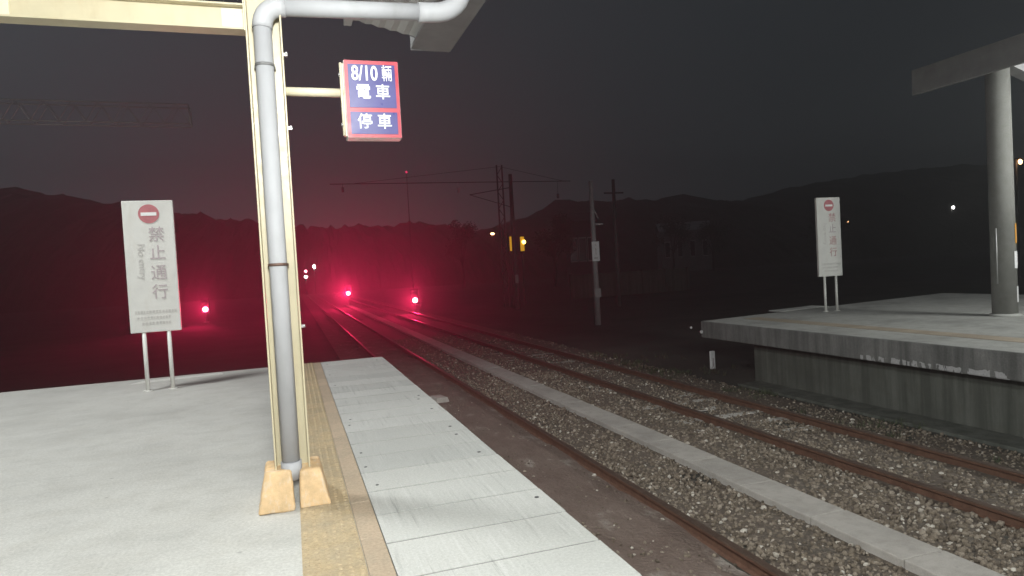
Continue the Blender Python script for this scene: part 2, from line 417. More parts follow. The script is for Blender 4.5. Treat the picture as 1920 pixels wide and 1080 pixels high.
# precast edge slabs, laid on the body with open joints
m = MB(); y = END_Y
ys = []
k = 0
y0 = 3.05 - 0.44 * 12
while y0 < END_Y - 0.05:
    y1 = min(y0 + 0.44, END_Y)
    jit = random.uniform(-0.0006, 0.0006)
    m.box(0.387, EDGE_X + random.uniform(-0.004, 0.004), y0 + 0.008, y1 - 0.008, -0.24, 0.001 + jit)
    y0 = y1
sl = m.build('edge_paving', M['slab']); tag(sl, kind='structure')
m = MB()
m.box(0.30, EDGE_X - 0.03, BACK_Y, END_Y - 0.01, -0.30, -0.242)
y0 = 3.05 - 0.44 * 12
while y0 < END_Y - 0.5:
    m.box(0.388, EDGE_X - 0.02, y0 - 0.0075, y0 + 0.0075, -0.2, -0.004); y0 += 0.44
y0 = 3.05 - 0.44 * 12
i = 0
while y0 < END_Y - 0.5:
    if i % 1 == 0:
        for xx in (0.47, 1.30):
            if random.random() < 0.5:
                xx += random.uniform(-0.04, 0.04); yy = y0 + 0.22 + random.uniform(-0.12, 0.12); m.disc((xx, yy, -0.01), 0.011 if xx < 1 else 0.014, 0.0135, 'z', 12)
    y0 += 0.44; i += 1
tag(m.build('paving_bed', M['dark_steel']), kind='structure')

# tactile paving: studded tiles 30 cm square and a plain band beside them
def tactile(xa, xb, y0, y1, z, axis_rows=6, stud=True, tile=0.3):
    m = MB(); y = y0
    while y < y1 - 0.05:
        ye = min(y + tile, y1)
        m.box(xa + 0.002, xb - 0.002, y + 0.002, ye - 0.002, z - 0.05, z + random.uniform(-0.0008, 0.0008))
        y = ye
    if stud:
        y = y0
        while y < y1 - 0.02:
            for k in range(axis_rows):
                cx = xa + (xb - xa) * (k + 0.5) / axis_rows; cy = y + 0.025
                r0, r1 = 0.0155, 0.010
                vs = [(cx + r0 * math.cos(a * math.pi / 4), cy + r0 * math.sin(a * math.pi / 4), z - 0.003) for a in range(8)] + [(cx + r1 * math.cos(a * math.pi / 4), cy + r1 * math.sin(a * math.pi / 4), z + 0.0042) for a in range(8)]
                m.add(vs, [(a, (a + 1) % 8, (a + 1) % 8 + 8, a + 8) for a in range(8)] + [tuple(range(8, 16))])
            y += 0.05
    return m
m = tactile(-0.035, 0.262, 0.0, END_Y, 0.006)
tag(m.build('tactile_paving', M['tile']), kind='structure')
m = tactile(0.262, 0.384, 0.0, END_Y, 0.003, stud=False, tile=0.6)
tag(m.build('tan_paving_band', M['tile_band'], bevel=0.003), kind='structure')
m = MB(); m.prism([(-2.33, 11.02), (-1.08, 11.22), (-1.12, 11.40), (-2.20, 11.28)], 0.0, 0.004, 'z')
tag(m.build('white_line', M['white_paint']), kind='structure')

# ------------------------------------------------------------------ far platform
m = MB()
fx = 8.45
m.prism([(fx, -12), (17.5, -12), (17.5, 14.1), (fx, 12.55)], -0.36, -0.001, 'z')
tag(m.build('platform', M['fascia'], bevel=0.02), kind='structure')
m = MB()
m.prism([(fx + 0.02, -11.9), (17.4, -11.9), (17.4, 14.02), (fx + 0.02, 12.49)], -0.02, 0.004, 'z')
tag(m.build('platform_surface', M['old_concrete']), kind='structure')
m = MB()
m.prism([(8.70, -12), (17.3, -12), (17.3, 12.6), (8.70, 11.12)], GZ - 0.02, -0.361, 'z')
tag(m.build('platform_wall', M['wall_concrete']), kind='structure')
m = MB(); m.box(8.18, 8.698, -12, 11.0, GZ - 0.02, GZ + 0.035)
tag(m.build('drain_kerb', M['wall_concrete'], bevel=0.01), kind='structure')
m = tactile(9.30, 9.70, -6.0, 12.2, 0.010, stud=False)
tag(m.build('tactile_paving', M['old_tile']), kind='structure')
m = MB(); m.prism([(11.0, 13.45), (11.05, 12.98), (12.6, 13.2), (12.55, 13.72)], -0.01, 0.0085, 'z')
tag(m.build('white_line', M['white_paint']), kind='structure')

# ------------------------------------------------------------------ tracks
def rail_profile(cx):
    h = [(-0.032, 0), (0.032, 0), (0.034, -0.012), (0.032, -0.036), (0.008, -0.05), (0.008, -0.118), (0.062, -0.135), (0.063, -0.15), (-0.063, -0.15), (-0.062, -0.135), (-0.008, -0.118), (-0.008, -0.05), (-0.032, -0.036), (-0.034, -0.012)]
    return [(cx + a, b - 1.03) for a, b in h]
def track(cx, label):
    t = empty('railway_track', (cx, 0, GZ), label, 'railway track', 'railway tracks between the platforms')
    for s in (-1, 1):
        c = s * (1.067 + 0.065) / 2
        p = rail_profile(c)
        mb = MB()
        n = len(p); ys = [-15 + 1.0 * i for i in range(31)] + [20, 26, 34, 44, 56, 70, 90, 120, 155]
        wob = [0.004 * noise.noise(Vector((cx * 3 + s, yy * 0.35, 0))) for yy in ys]
        vs = [(q[0] + wb, yy, q[1] - GZ) for yy, wb in zip(ys, wob) for q in p]
        fs = []; mi = []
        for j in range(len(ys) - 1):
            for k in range(n):
                fs.append((j * n + k, j * n + (k + 1) % n, (j + 1) * n + (k + 1) % n, (j + 1) * n + k)); mi.append(1 if k in (0, 1, 13) else 0)
        b0 = len(mb.v); mb.v += vs; mb.f += [list(f) for f in fs]; mb.m += mi; mb.s += [False] * len(fs)
        mb.f.append(list(range(n))); mb.m.append(0); mb.s.append(False)
        mb.build('rail', [M['rust'], M['rail_top']], t)
    first = None
    for i in range(34):
        yy = 1.2 + 0.6 * i
        if first is None:
            mb = MB(); mb.frustum((-1.0, 1.0, -0.13, 0.13), (-0.98, 0.98, -0.10, 0.10), -0.19, 0.004)
            first = mb.build('sleeper', M['trough'], t, bevel=0.01)
            o = first
        else:
            o = first.copy(); COL.objects.link(o)
        o.location = (random.uniform(-0.02, 0.02), yy, random.uniform(-0.022, 0.0) - (0.012 if cx < 4 else 0)); o.rotation_euler = (0, 0, random.uniform(-0.012, 0.012))
    return t
T1X, T2X = 2.82, 6.53
track(T1X, 'nearer rusty railway track directly beside the edge of the lit platform')
track(T2X, 'farther rusty railway track running past the unlit platform with the concrete wall')

# concrete cable trough between the tracks
m = MB(); y = -6.0
while y < 60:
    m.box(4.45 + random.uniform(-0.004, 0.004), 4.87 + random.uniform(-0.004, 0.004), y + 0.003, y + 0.997, GZ - 0.02, GZ + 0.075 + random.uniform(-0.004, 0.004)); y += 1.0
tag(m.build('cable_trough', M['trough'], bevel=0.012), 'long pale concrete cable trough laid in the ballast between both tracks', 'cable trough')

# ballast: crushed stones
def stones():
    t = (1 + 5 ** 0.5) / 2
    iv = np.array([(-1, t, 0), (1, t, 0), (-1, -t, 0), (1, -t, 0), (0, -1, t), (0, 1, t), (0, -1, -t), (0, 1, -t), (t, 0, -1), (t, 0, 1), (-t, 0, -1), (-t, 0, 1)], float)
    iv /= np.linalg.norm(iv[0])
    itri = np.array([(0, 11, 5), (0, 5, 1), (0, 1, 7), (0, 7, 10), (0, 10, 11), (1, 5, 9), (5, 11, 4), (11, 10, 2), (10, 7, 6), (7, 1, 8), (3, 9, 4), (3, 4, 2), (3, 2, 6), (3, 6, 8), (3, 8, 9), (4, 9, 5), (2, 4, 11), (6, 2, 10), (8, 6, 7), (9, 8, 1)])
    P = []; SZ = []
    def zone(x0, x1, y0, y1, dens, s0, s1, lift=0.0):
        n = int((x1 - x0) * (y1 - y0) * dens)
        p = np.column_stack([rng.uniform(x0, x1, n), rng.uniform(y0, y1, n), np.full(n, GZ + lift) + rng.uniform(-0.012, 0.012, n)])
        P.append(p); SZ.append(rng.uniform(s0, s1, n) * rng.choice([1, 1, 1, 0.7, 1.35], n))
    r1a, r1b, r2a, r2b = T1X - .566, T1X + .566, T2X - .566, T2X + .566
    for (ya, yb, k) in ((2.0, 8.5, 1.0), (8.5, 15, 0.55), (15, 26, 0.22)):
        zone(r1b + 0.06, 4.44, ya, yb, 800 * k, 0.012, 0.027)
        zone(4.88, r2a - 0.06, ya, yb, 800 * k, 0.013, 0.030)
        zone(r2a + 0.06, r2b - 0.06, ya, yb, 560 * k, 0.012, 0.027)
        zone(r2b + 0.06, 8.1, ya, yb, 380 * k, 0.011, 0.026)
        zone(r1a + 0.06, r1b - 0.06, ya, yb, 90 * k, 0.010, 0.022)
        zone(1.5, r1a - 0.06, ya, yb, 90 * k, 0.012, 0.026)
    P = np.concatenate(P); SZ = np.concatenate(SZ); n = len(P)
    sc = rng.uniform(0.65, 1.25, (n, 3)) * SZ[:, None]; sc[:, 2] *= 0.8
    q = rng.normal(size=(n, 4)); q /= np.linalg.norm(q, axis=1)[:, None]
    a, b, c, d = q.T
    RM = np.stack([np.stack([1 - 2 * (c * c + d * d), 2 * (b * c - a * d), 2 * (b * d + a * c)], 1), np.stack([2 * (b * c + a * d), 1 - 2 * (b * b + d * d), 2 * (c * d - a * b)], 1), np.stack([2 * (b * d - a * c), 2 * (c * d + a * b), 1 - 2 * (b * b + c * c)], 1)], 1)
    V = iv[None] * rng.uniform(0.75, 1.2, (n, 12, 1))
    V = np.einsum('nij,nkj->nki', RM, V * sc[:, None, :] ) + P[:, None, :]
    F = (itri[None] + (np.arange(n) * 12)[:, None, None]).reshape(-1, 3)
    me = bpy.data.meshes.new('ballast'); nv = n * 12; nf = len(F)
    me.vertices.add(nv); me.vertices.foreach_set('co', V.reshape(-1).astype(np.float32))
    me.loops.add(nf * 3); me.loops.foreach_set('vertex_index', F.reshape(-1).astype(np.int32))
    me.polygons.add(nf); me.polygons.foreach_set('loop_start', (np.arange(nf) * 3).astype(np.int32)); me.polygons.foreach_set('loop_total', np.full(nf, 3, np.int32))
    me.materials.append(M['stone']); me.update(); me.validate()
    o = bpy.data.objects.new('ballast', me); COL.objects.link(o)
    tag(o, 'loose crushed stone ballast around the rails', 'ballast', kind='stuff')
stones()

# weeds between the far rail and the platform wall
m = MB()
for _ in range(420):
    cx = random.choice([random.uniform(7.45, 8.2), random.uniform(7.9, 9.5)]); cy = random.uniform(4, 17)
    if cx > 8.2 and cy < 11.6: continue
    if noise.noise(Vector((cx * 1.2, cy * 0.9, 4))) < 0.02: continue
    for _k in range(9):
        a = random.uniform(0, 6.28); l = random.uniform(0.04, 0.13); bx = cx + random.uniform(-.06, .06); by = cy + random.uniform(-.06, .06)
        dx, dy = math.cos(a), math.sin(a)
        m.add([(bx - dy * .006, by + dx * .006, GZ), (bx + dy * .006, by - dx * .006, GZ), (bx + dx * l * .6, by + dy * l * .6, GZ + l)], [(0, 1, 2)])
tag(m.build('weeds', M['grass']), 'low weeds in the dirt below the far platform wall', 'weeds', kind='stuff')

# pale broken slab by the near track, and the white marker stake
m = MB(); m.frustum((-0.14, 0.14, -0.22, 0.22), (-0.11, 0.11, -0.18, 0.18), 0.0, 0.10)
o = m.build('concrete_block', M['trough'], bevel=0.015, loc=(2.62, 12.9, GZ)); o.rotation_euler = (0, 0.05, 0.2)
tag(o, 'small pale concrete block lying by the near track past the platform edge', 'block')

# ------------------------------------------------------------------ steel column, plinth
PX, PY = -0.06, 4.46
col = empty('steel_column', (PX, PY, 0), 'cream steel column on an orange concrete plinth at the tactile strip', 'column')
m = MB()
hw = 0.105; fd = 0.10
m.box(-hw, -hw + 0.011, -fd, fd, 0.15, 3.62); m.box(hw - 0.011, hw, -fd, fd, 0.15, 3.62)
m.box(-hw + 0.0115, hw - 0.0115, -0.004, 0.004, 0.15, 3.62)
m.build('shaft', M['cream'], col, bevel=0.003)
# plinth in two halves around the drain
m = MB()
m.frustum((-0.215, 0.002, -0.225, 0.225), (-0.165, -0.008, -0.155, 0.155), 0, 0.235)
m.build('plinth', M['orange'], col, bevel=0.022, seg=3)
m = MB()
m.frustum((0.028, 0.215, -0.215, 0.225), (0.036, 0.165, -0.15, 0.155), 0, 0.225)
m.build('plinth', M['orange'], col, bevel=0.018, seg=3)
m = MB(); m.box(-0.15, 0.15, -0.07, 0.16, 0.0, 0.16)
m.build('footing', M['old_concrete'], col)
for zz in (2.78, 2.33, 1.1):
    m = MB(); m.box(hw + 0.0005, hw + 0.022, -fd - 0.004, -fd + 0.02, zz, zz + 0.018); m.tube([(hw + 0.015, -fd, zz + 0.009), (hw + 0.016, -fd - 0.03, zz + 0.012)], 0.005, 8)
    m.build('flange_clip', M['steel'], col)

ptex = bpy.data.textures.new('rough_cast', 'CLOUDS'); ptex.noise_scale = 0.09
for ch in col.children:
    if ch.name.startswith('plinth'):
        b = ch.modifiers['edge']; b.width = 0.016
        sd = ch.modifiers.new('sub', 'SUBSURF'); sd.subdivision_type = 'SIMPLE'; sd.levels = 4; sd.render_levels = 4
        dp = ch.modifiers.new('cast', 'DISPLACE'); dp.texture = ptex; dp.strength = 0.013; dp.mid_level = 0.6
# drainpipe
pipe = empty('drainpipe', (PX, PY, 0), 'grey plastic drainpipe running down inside the cream column', 'drainpipe')
py = -0.075; pr = 0.054
m = MB(); m.tube([(-0.008, py, 0.17), (-0.008, py, 2.985)], pr, 24); m.build('downpipe', M['pvc'], pipe)
def elbow(a, c0, c1, c2, n=8):
    pts = []
    for i in range(n + 1):
        t = i / n; pts.append(tuple((1 - t) ** 2 * p + 2 * t * (1 - t) * q + t * t * r for p, q, r in zip(c0, c1, c2)))
    return pts
m = MB(); m.tube(elbow(0, (-0.008, py, 2.95), (-0.008, py, 3.085), (0.13, py, 3.088)), pr + 0.006, 24); m.build('elbow', M['pvc'], pipe)
m = MB(); m.tube([(0.11, py, 3.088), (1.0, py, 3.115)], pr, 24); m.build('cross_pipe', M['pvc'], pipe)
m = MB(); m.tube([(0.965, py, 3.114), (1.03, py, 3.116)] + elbow(0, (1.05, py, 3.117), (1.27, py, 3.12), (1.285, py, 3.34)), pr + 0.009, 24); m.build('elbow', M['pvc'], pipe)
for zz in (2.715, 1.49):
    m = MB(); m.tube([(-0.008, py, zz), (-0.008, py, zz + 0.018)], pr + 0.0035, 24); m.box(-0.07, -0.055, py + 0.02, -0.005, zz, zz + 0.016); m.box(0.04, 0.055, py + 0.02, -0.005, zz, zz + 0.016)
    m.build('pipe_clamp', M['clamp'] if zz < 2 else M['grey_clamp'], pipe)
m = MB(); m.tube([(-0.008, py, 0.16), (-0.008, py, 0.27)], pr + 0.009, 24); m.build('collar', M['pvc'], pipe)

# tie beam
beam = empty('tie_beam', (PX - hw, PY, 2.945), 'cream steel beam running left from the top of the column', 'beam')
m = MB()
m.box(-3.6, -0.006, -0.06, 0.06, 0.0, 0.012); m.box(-3.6, -0.006, -0.06, 0.06, 0.146, 0.158); m.box(-3.6, -0.006, -0.005, 0.005, 0.0125, 0.1455)
m.build('profile', M['cream'], beam, bevel=0.002)
m = MB(); m.box(-1.62, -1.235, -0.016, -0.0055, 0.02, 0.15); m.build('splice_plate', M['cream_light'], beam, bevel=0.002)
m = MB(); m.box(-0.008, -0.0005, -0.075, 0.075, -0.01, 0.20); m.build('end_plate', M['cream_light'], beam)
for (bx, bz) in ((-0.10, 0.05), (-0.055, 0.05), (-0.10, 0.11), (-0.055, 0.11)):
    m = MB(); m.disc((bx, -0.0055, bz), 0.012, -0.012, 'y', 8); m.build('bolt', M['steel'], beam)
m = MB(); m.box(-0.135, -0.012, -0.013, -0.0055, 0.02, 0.14); m.build('cleat', M['cream_light'], beam)

# canopy above
can = empty('platform_canopy', (0, 0, 3.3), 'grey sheet roof edge with a gutter above the column and drainpipe', 'canopy')
def roof_z(x): return 3.349 - 0.217 * (x - 1.063) if x > -1.95 else roof_z(-1.949) + 0.217 * (x + 1.95)
m = MB()
xs = np.linspace(1.2, -1.95, 64); zs = [roof_z(x) - 3.3 for x in xs]
prof = [(x, z + (0.012 if i % 2 else 0)) for i, (x, z) in enumerate(zip(xs, zs))]
m.prism(prof + [(x, z + 0.03) for x, z in reversed(prof)], -9.0, 5.5, 'y')
xs2 = np.linspace(-1.955, -4.9, 60); prof = [(x, roof_z(x) - 3.3 + (0.012 if i % 2 else 0)) for i, x in enumerate(xs2)]
m.prism(prof + [(x, z + 0.03) for x, z in reversed(prof)], -9.0, 5.5, 'y')
m.build('roof_sheet', M['roof'], can)
for xx in (0.55, -0.25, -1.05, -1.8):
    z = roof_z(xx) - 3.3
    m = MB(); m.box(xx - 0.03, xx + 0.03, -9, 5.42, z - 0.085, z - 0.008); m.build('purlin', M['roof'], can)
m = MB(); m.prism([(1.06, -0.03), (1.06, -0.05), (1.39, -0.06), (1.40, 0.16), (1.385, 0.16), (1.375, -0.04), (1.08, -0.032)], -9.0, 5.52, 'y')
m.build('gutter', M['gutter'], can)
m = MB(); m.box(1.062, 1.392, 5.521, 5.53, -0.055, 0.158); m.build('gutter_end', M['gutter'], can)

# canopy lamps (lit tubes under the purlins, behind and above the viewpoint)
def tube_lamp(loc, power, label, grp, colr=(0.97, 1.0, 0.97)):
    t = empty('canopy_lamp', loc, label, 'lamp', grp)
    m = MB(); m.prism([(-0.07, 0.05), (-0.03, 0.0), (0.03, 0.0), (0.07, 0.05), (0.07, 0.06), (-0.07, 0.06)], -0.62, 0.62, 'y'); m.build('housing', M['white_paint'], t)
    for s in (-0.028, 0.028):
        m = MB(); m.tube([(s, -0.58, -0.02), (s, 0.58, -0.02)], 0.014, 12); m.build('tube', M['lamp_tube'], t)
    ld = bpy.data.lights.new('tube_light', 'POINT'); ld.energy = power; ld.color = colr; ld.shadow_soft_size = 0.22
    lo = bpy.data.objects.new('tube_light', ld); COL.objects.link(lo); lo.parent = t; lo.location = (0, 0, -0.26)
    return t
LAMP_W = 520
for yy, k in ((2.7, 0.08), (0.5, 1.1), (-2.05, 0.8), (-4.8, 0.8)):
    tube_lamp((0.15, yy, roof_z(0.15) - 0.10), LAMP_W * k, 'fluorescent tube lamp under the canopy roof above the lit platform', 'tube lamps under the near canopy')

# lamp post added out of view on the left, to brighten the far platform
t = empty('added_lamp_post', (-7.6, 8.2, 0), 'added tall grey lamp post with one arm, out of view at the back edge of the platform', 'lamp')
m = MB(); m.tube([(0, 0, 0), (0, 0, 7.6)] + [(0.05 + 0.45 * i, 0, 7.9 + 0.12 * i - 0.01 * i * i) for i in range(7)], [0.08, 0.06] + [0.04] * 7, 12); m.disc((0, 0, 0.001), 0.18, 0.03, 'z', 16); m.build('pole', M['mast_grey'], t)
m = MB(); m.box(2.7, 3.4, -0.14, 0.14, 8.18, 8.30); m.build('head', M['mast_grey'], t, bevel=0.03)
m = MB(); m.box(2.78, 3.32, -0.11, 0.11, 8.165, 8.179); m.build('lens', M['lamp_tube'], t)
ld = bpy.data.lights.new('added_post_light', 'SPOT'); ld.energy = 2450; ld.color = (0.97, 1.0, 0.98); ld.spot_size = R(135); ld.spot_blend = 0.6; ld.shadow_soft_size = 0.9
lo = bpy.data.objects.new('added_post_light', ld); COL.objects.link(lo); lo.parent = t; lo.location = (3.05, 0, 8.1); lo.rotation_euler = (R(-4), R(-8), 0)

# ------------------------------------------------------------------ hanging blue stop sign
sg = empty('stop_position_sign', (0.58, PY, 2.54), 'blue box sign with red border on an arm from the cream column', 'sign')
m = MB(); m.box(-0.175, 0.175, -0.055, 0.055, -0.25, 0.25); m.build('case', M['sign_white'], sg, bevel=0.006)
m = MB(); m.box(-0.172, 0.172, -0.059, -0.0555, -0.247, 0.247); m.build('border', M['sign_red'], sg)
m = MB(); m.box(-0.15, 0.15, -0.0625, -0.0595, -0.055, 0.222); m.build('panel', M['blue'], sg)
m = MB(); m.box(-0.15, 0.15, -0.0625, -0.0595, -0.225, -0.083); m.build('panel', M['blue'], sg)
RX = (R(90), 0, 0)
lettering('8/10', 0.132, M['letter_white'], sg, (-0.046, -0.065, 0.160), RX, sx=0.72, bold=0.002)
lettering('輛', 0.112, M['letter_white'], sg, (0.097, -0.065, 0.160), RX, sx=0.62)
lettering('電', 0.104, M['letter_white'], sg, (-0.06, -0.065, 0.040), RX, sx=0.95, bold=0.0008)
lettering('車', 0.104, M['letter_white'], sg, (0.065, -0.065, 0.040), RX, sx=0.95, bold=0.0008)
lettering('停', 0.104, M['letter_white'], sg, (-0.06, -0.065, -0.150), RX, sx=0.95, bold=0.0008)
lettering('車', 0.104, M['letter_white'], sg, (0.065, -0.065, -0.150), RX, sx=0.95, bold=0.0008)
m = MB(); m.tube([(PX + hw - 0.58, 0.0, 0.05), (-0.177, 0.0, 0.05)], 0.028, 16); m.build('arm', M['cream_light'], sg)
m = MB(); m.box(-0.19, -0.1755, -0.02, 0.02, -0.23, 0.235); m.tube([(-0.192, -0.03, -0.23), (-0.192, -0.03, 0.235)], 0.009, 8); m.build('side_bracket', M['cream_light'], sg)
for zz in (0.16, -0.16):
    m = MB(); m.disc((-0.196, -0.03, zz), 0.012, -0.012, 'x', 8); m.build('bolt', M['steel'], sg)

# ------------------------------------------------------------------ no entry signs
def no_entry(loc, label, rz, red):
    t = empty('no_entry_sign', loc, label, 'sign', 'no entry boards at the platform ends', rz)
    m = MB(); m.box(-0.31, 0.31, -0.03, 0.03, 0.80, 2.58); m.build('board', M['sign_white'], t, bevel=0.006)
    for s in (-0.155, 0.15):
        m = MB(); m.tube([(s, 0.0, 0.0), (s, 0.0, 0.80)], 0.027, 14); m.disc((s, 0, 0.0), 0.06, 0.012, 'z', 16); m.build('leg', M['white_paint'], t)
    m = MB(); m.disc((0.01, -0.031, 2.40), 0.128, -0.004, 'y', 36); d = m.build('no_entry_disc', M['red_print'], t)
    m = MB(); m.box(-0.085, 0.105, -0.039, -0.0355, 2.375, 2.42); m.build('bar', M['letter_white'], d)
    chars = [('禁', 2.11, 0), ('止', 1.86, 0), ('通', 1.59, 1), ('行', 1.33, 1)]
    for ch, z, rd in chars:
        lettering(ch, 0.215, M['ink_red'] if (rd or ch == '禁') and red else M['ink'], t, (0.085, -0.034, z), RX, sx=0.95)
    lettering('No entry', 0.125, M['ink_pale'], t, (-0.115, -0.034, 1.76), (R(90), R(90), 0), sx=1.05)
    rr = random.Random(3)
    for j, z in enumerate((1.075, 0.995, 0.92)):
        mb = MB(); x = -0.24 + (0, 0.02, 0.075)[j]; xe = (0.24, 0.19, 0.17)[j]
        while x < xe:
            wd = rr.uniform(0.018, 0.032)
            for q in range(3):
                mb.box(x, x + wd, -0.034, -0.0305, z - 0.016 + q * 0.013, z - 0.009 + q * 0.013)
            mb.box(x + wd * 0.4, x + wd * 0.6, -0.0345, -0.0305, z - 0.018, z + 0.02)
            x += wd + rr.uniform(0.008, 0.016)
        mb.build('small_print', M['ink_pale'], t)
    return t
no_entry((-1.775, 10.15, 0.0), 'white no entry board on two legs at the near platform end, left of the column', R(0), False)
no_entry((11.62, 12.1, 0.004), 'narrow white no entry board on two legs on the far platform across the tracks', R(-4), True)

# ------------------------------------------------------------------ far platform furniture
cc = empty('concrete_column', (12.45, 8.8, 0.004), 'thick round concrete column holding up the dim far canopy', 'column')
m = MB(); m.tube([(0, 0, 0.0), (0, 0, 4.62)], [0.2, 0.19], 40); m.build('shaft', M['column_concrete'], cc)
m = MB(); m.tube([(0, 0, 0.0), (0, 0, 0.03), (0, 0, 0.05)], [0.26, 0.255, 0.205], 40); m.build('base', M['old_concrete'], cc)
m = MB(); m.tube([(-0.21, -0.03, 0.6), (-0.207, -0.03, 1.62)], 0.012, 10); m.build('conduit', M['steel'], cc)
def wrap(name, a0, a1, z0, z1, mat, label, rr=0.2025):
    o = empty(name, (12.45, 8.8, z0), label, 'notice')
    m = MB(); n = 8; vs = []
    for zz in (0.0, z1 - z0):
        for i in range(n + 1):
            a = a0 + (a1 - a0) * i / n
            for q in (rr, rr + 0.004): vs.append((q * math.cos(a), q * math.sin(a), zz))
    L = 2 * (n + 1); fs = []
    for i in range(n):
        j = 2 * i
        fs += [(j + 1, j + 3, L + j + 3, L + j + 1), (j, L + j, L + j + 2, j + 2), (L + j, L + j + 1, L + j + 3, L + j + 2), (j, j + 2, j + 3, j + 1)]
    fs += [(0, 1, L + 1, L), (2 * n, L + 2 * n, L + 2 * n + 1, 2 * n + 1)]
    m.add(vs, fs); m.build('sheet', mat, o)
    return o
o = wrap('notice', R(-80), R(-28), 1.33, 1.69, M['notice_orange'], 'small orange notice wrapped on the round concrete column, topmost of three')
for q in range(4):
    m = MB(); m.box(-0.012, 0.012, -0.0015, 0.0015, 0.05 + q * 0.07, 0.09 + q * 0.07); p = m.build('lettering', M['ink'], o); a = R(-58); p.location = (0.2085 * math.cos(a), 0.2085 * math.sin(a), 0); p.rotation_euler = (0, 0, a + R(90))
o = wrap('notice', R(-92), R(-28), 0.88, 1.19, M['notice'], 'white notice on the round concrete column, just below the orange one')
m = MB(); m.box(-0.004, 0.004, -0.0015, 0.0015, 0.06, 0.25); p = m.build('lettering', M['ink'], o); a = R(-55); p.location = (0.2085 * math.cos(a), 0.2085 * math.sin(a), 0); p.rotation_euler = (0, 0, a + R(90))
wrap('notice', R(-80), R(-28), 0.26, 0.55, M['notice'], 'lowest white notice on the round concrete column, near its foot')

fc = empty('platform_canopy', (12.45, 0, 4.1), 'dim grey canopy with deep eaves above the far platform column', 'canopy')
m = MB()
ex, ey = 10.8, 9.15
m.box(ex - 12.45, ex - 12.45 + 0.06, -11, ey, -0.01, 0.43); m.build('eaves_board', M['far_paint'], fc)
m = MB(); m.prism([(ex - 12.45 + 0.061, 0.25), (0, 0.83), (1.65, 0.25), (1.65, 0.31), (0, 0.89), (ex - 12.45 + 0.061, 0.31)], -11, ey - 0.05, 'y'); m.build('roof_sheet', M['far_paint'], fc)
m = MB(); m.prism([(ex - 12.45 + 0.062, 0.02), (-0.22, 0.46), (0.22, 0.46), (1.6, 0.02), (1.6, 0.22), (0, 0.80), (ex - 12.45 + 0.062, 0.22)], 8.68, 8.92, 'y'); m.build('rafter', M['far_paint'], fc)
FAR_W = 800
for yy, k in ((6.2, 0.32), (1.8, 0.9), (-2.0, 1.0)):
    tube_lamp((13.3, yy, 4.5), FAR_W * k, 'tube lamp under the far canopy', 'tube lamps under the far canopy')

# white reflectors at the corner of the far platform, marker stake
for (x, yv, z, rr, lb) in ((8.42, 12.50, -0.23, 0.035, 'larger pale reflector on the near corner of the far platform slab'), (8.46, 12.95, -0.17, 0.024, 'tiny pale reflector just beyond the corner of the far platform slab')):
    t = empty('corner_reflector', (x, yv, z), lb, 'reflector')
    m = MB(); m.disc((0, 0, 0), rr, -0.02, 'y', 14); m.build('lens', M['notice'], t)
    m = MB(); m.box(-0.01, 0.01, 0.0, 0.12 if rr > .03 else -0.0 + 0.1, -0.01, 0.01); m.build('bracket', M['dark_steel'], t)
t = empty('marker_post', (8.95, 12.9, GZ), 'short white marker post standing in front of the far platform end', 'marker post')
m = MB(); m.box(-0.055, 0.055, -0.03, 0.03, 0, 0.41); m.build('post', M['notice'], t, bevel=0.008)
m = MB(); m.box(-0.012, 0.012, -0.0335, -0.0305, 0.06, 0.25); m.build('mark', M['ink'], t)

# ------------------------------------------------------------------ signals
def signal(loc, ht, power, label, rot_z):
    t = empty('signal_lamp', (loc[0], loc[1], GZ), label, 'signal', 'red railway signals')
    h = loc[2] - GZ
    m = MB(); m.tube([(0, 0.12, 0), (0, 0.12, h + 0.1)], 0.05, 12); m.box(-0.16, 0.16, 0.0, 0.26, 0, 0.06); m.build('post', M['mast_grey'], t)
    m = MB(); m.box(-0.26, 0.26, -0.02, 0.12, h - 0.27, h + 0.72); m.build('housing', M['black'], t, bevel=0.04, seg=3)
    m = MB(); m.ball((0, -0.03, h), 0.17, 20, 0, (1, 0.3, 1)); m.build('lens', M['lamp_red'], t)
    m = MB(); m.ball((0, -0.025, h + 0.44), 0.17, 20, 0, (1, 0.25, 1)); m.build('lens', M['pane'], t)
    for zz in (0, 0.44):
        m = MB(); n = 14
        vs = []
        for yq in (-0.021, -0.16):
            for rq in (0.19, 0.205):
                for i in range(n + 1):
                    a = R(10) + R(160) * i / n; vs.append((rq * math.cos(a), yq, h + zz + rq * math.sin(a)))
        k = n + 1; fs = []
        for i in range(n):
            fs += [(i, i + 1, 2 * k + i + 1, 2 * k + i), (k + i, 3 * k + i, 3 * k + i + 1, k + i + 1), (2 * k + i, 2 * k + i + 1, 3 * k + i + 1, 3 * k + i)]
        m.add(vs, fs); m.build('hood', M['black'], t)
    ld = bpy.data.lights.new('signal_beam', 'SPOT'); ld.energy = power; ld.color = (1.0, 0.022, 0.115); ld.spot_size = R(SIG_CONE); ld.spot_blend = 1.0; ld.shadow_soft_size = 0.08
    lo = bpy.data.objects.new('signal_beam', ld); COL.objects.link(lo); lo.parent = t; lo.location = (0, -0.18, h)
    d = Vector((-9 - loc[0], 0 - loc[1], 1.4 + SIG_UP * loc[1] - loc[2])); lo.rotation_euler = d.to_track_quat('-Z', 'Y').to_euler()
    return t
SIG_CONE = 52; SIG_UP = 0.06; SIG_W = 6600
signal((4.71, 60.0, -0.05), 1.0, SIG_W, 'bright red signal lamp standing right of the column, above the near track', 0)
signal((7.73, 44.0, -0.40), 0.7, SIG_W * 0.5, 'smaller red signal lamp low beside the farther track', 0)
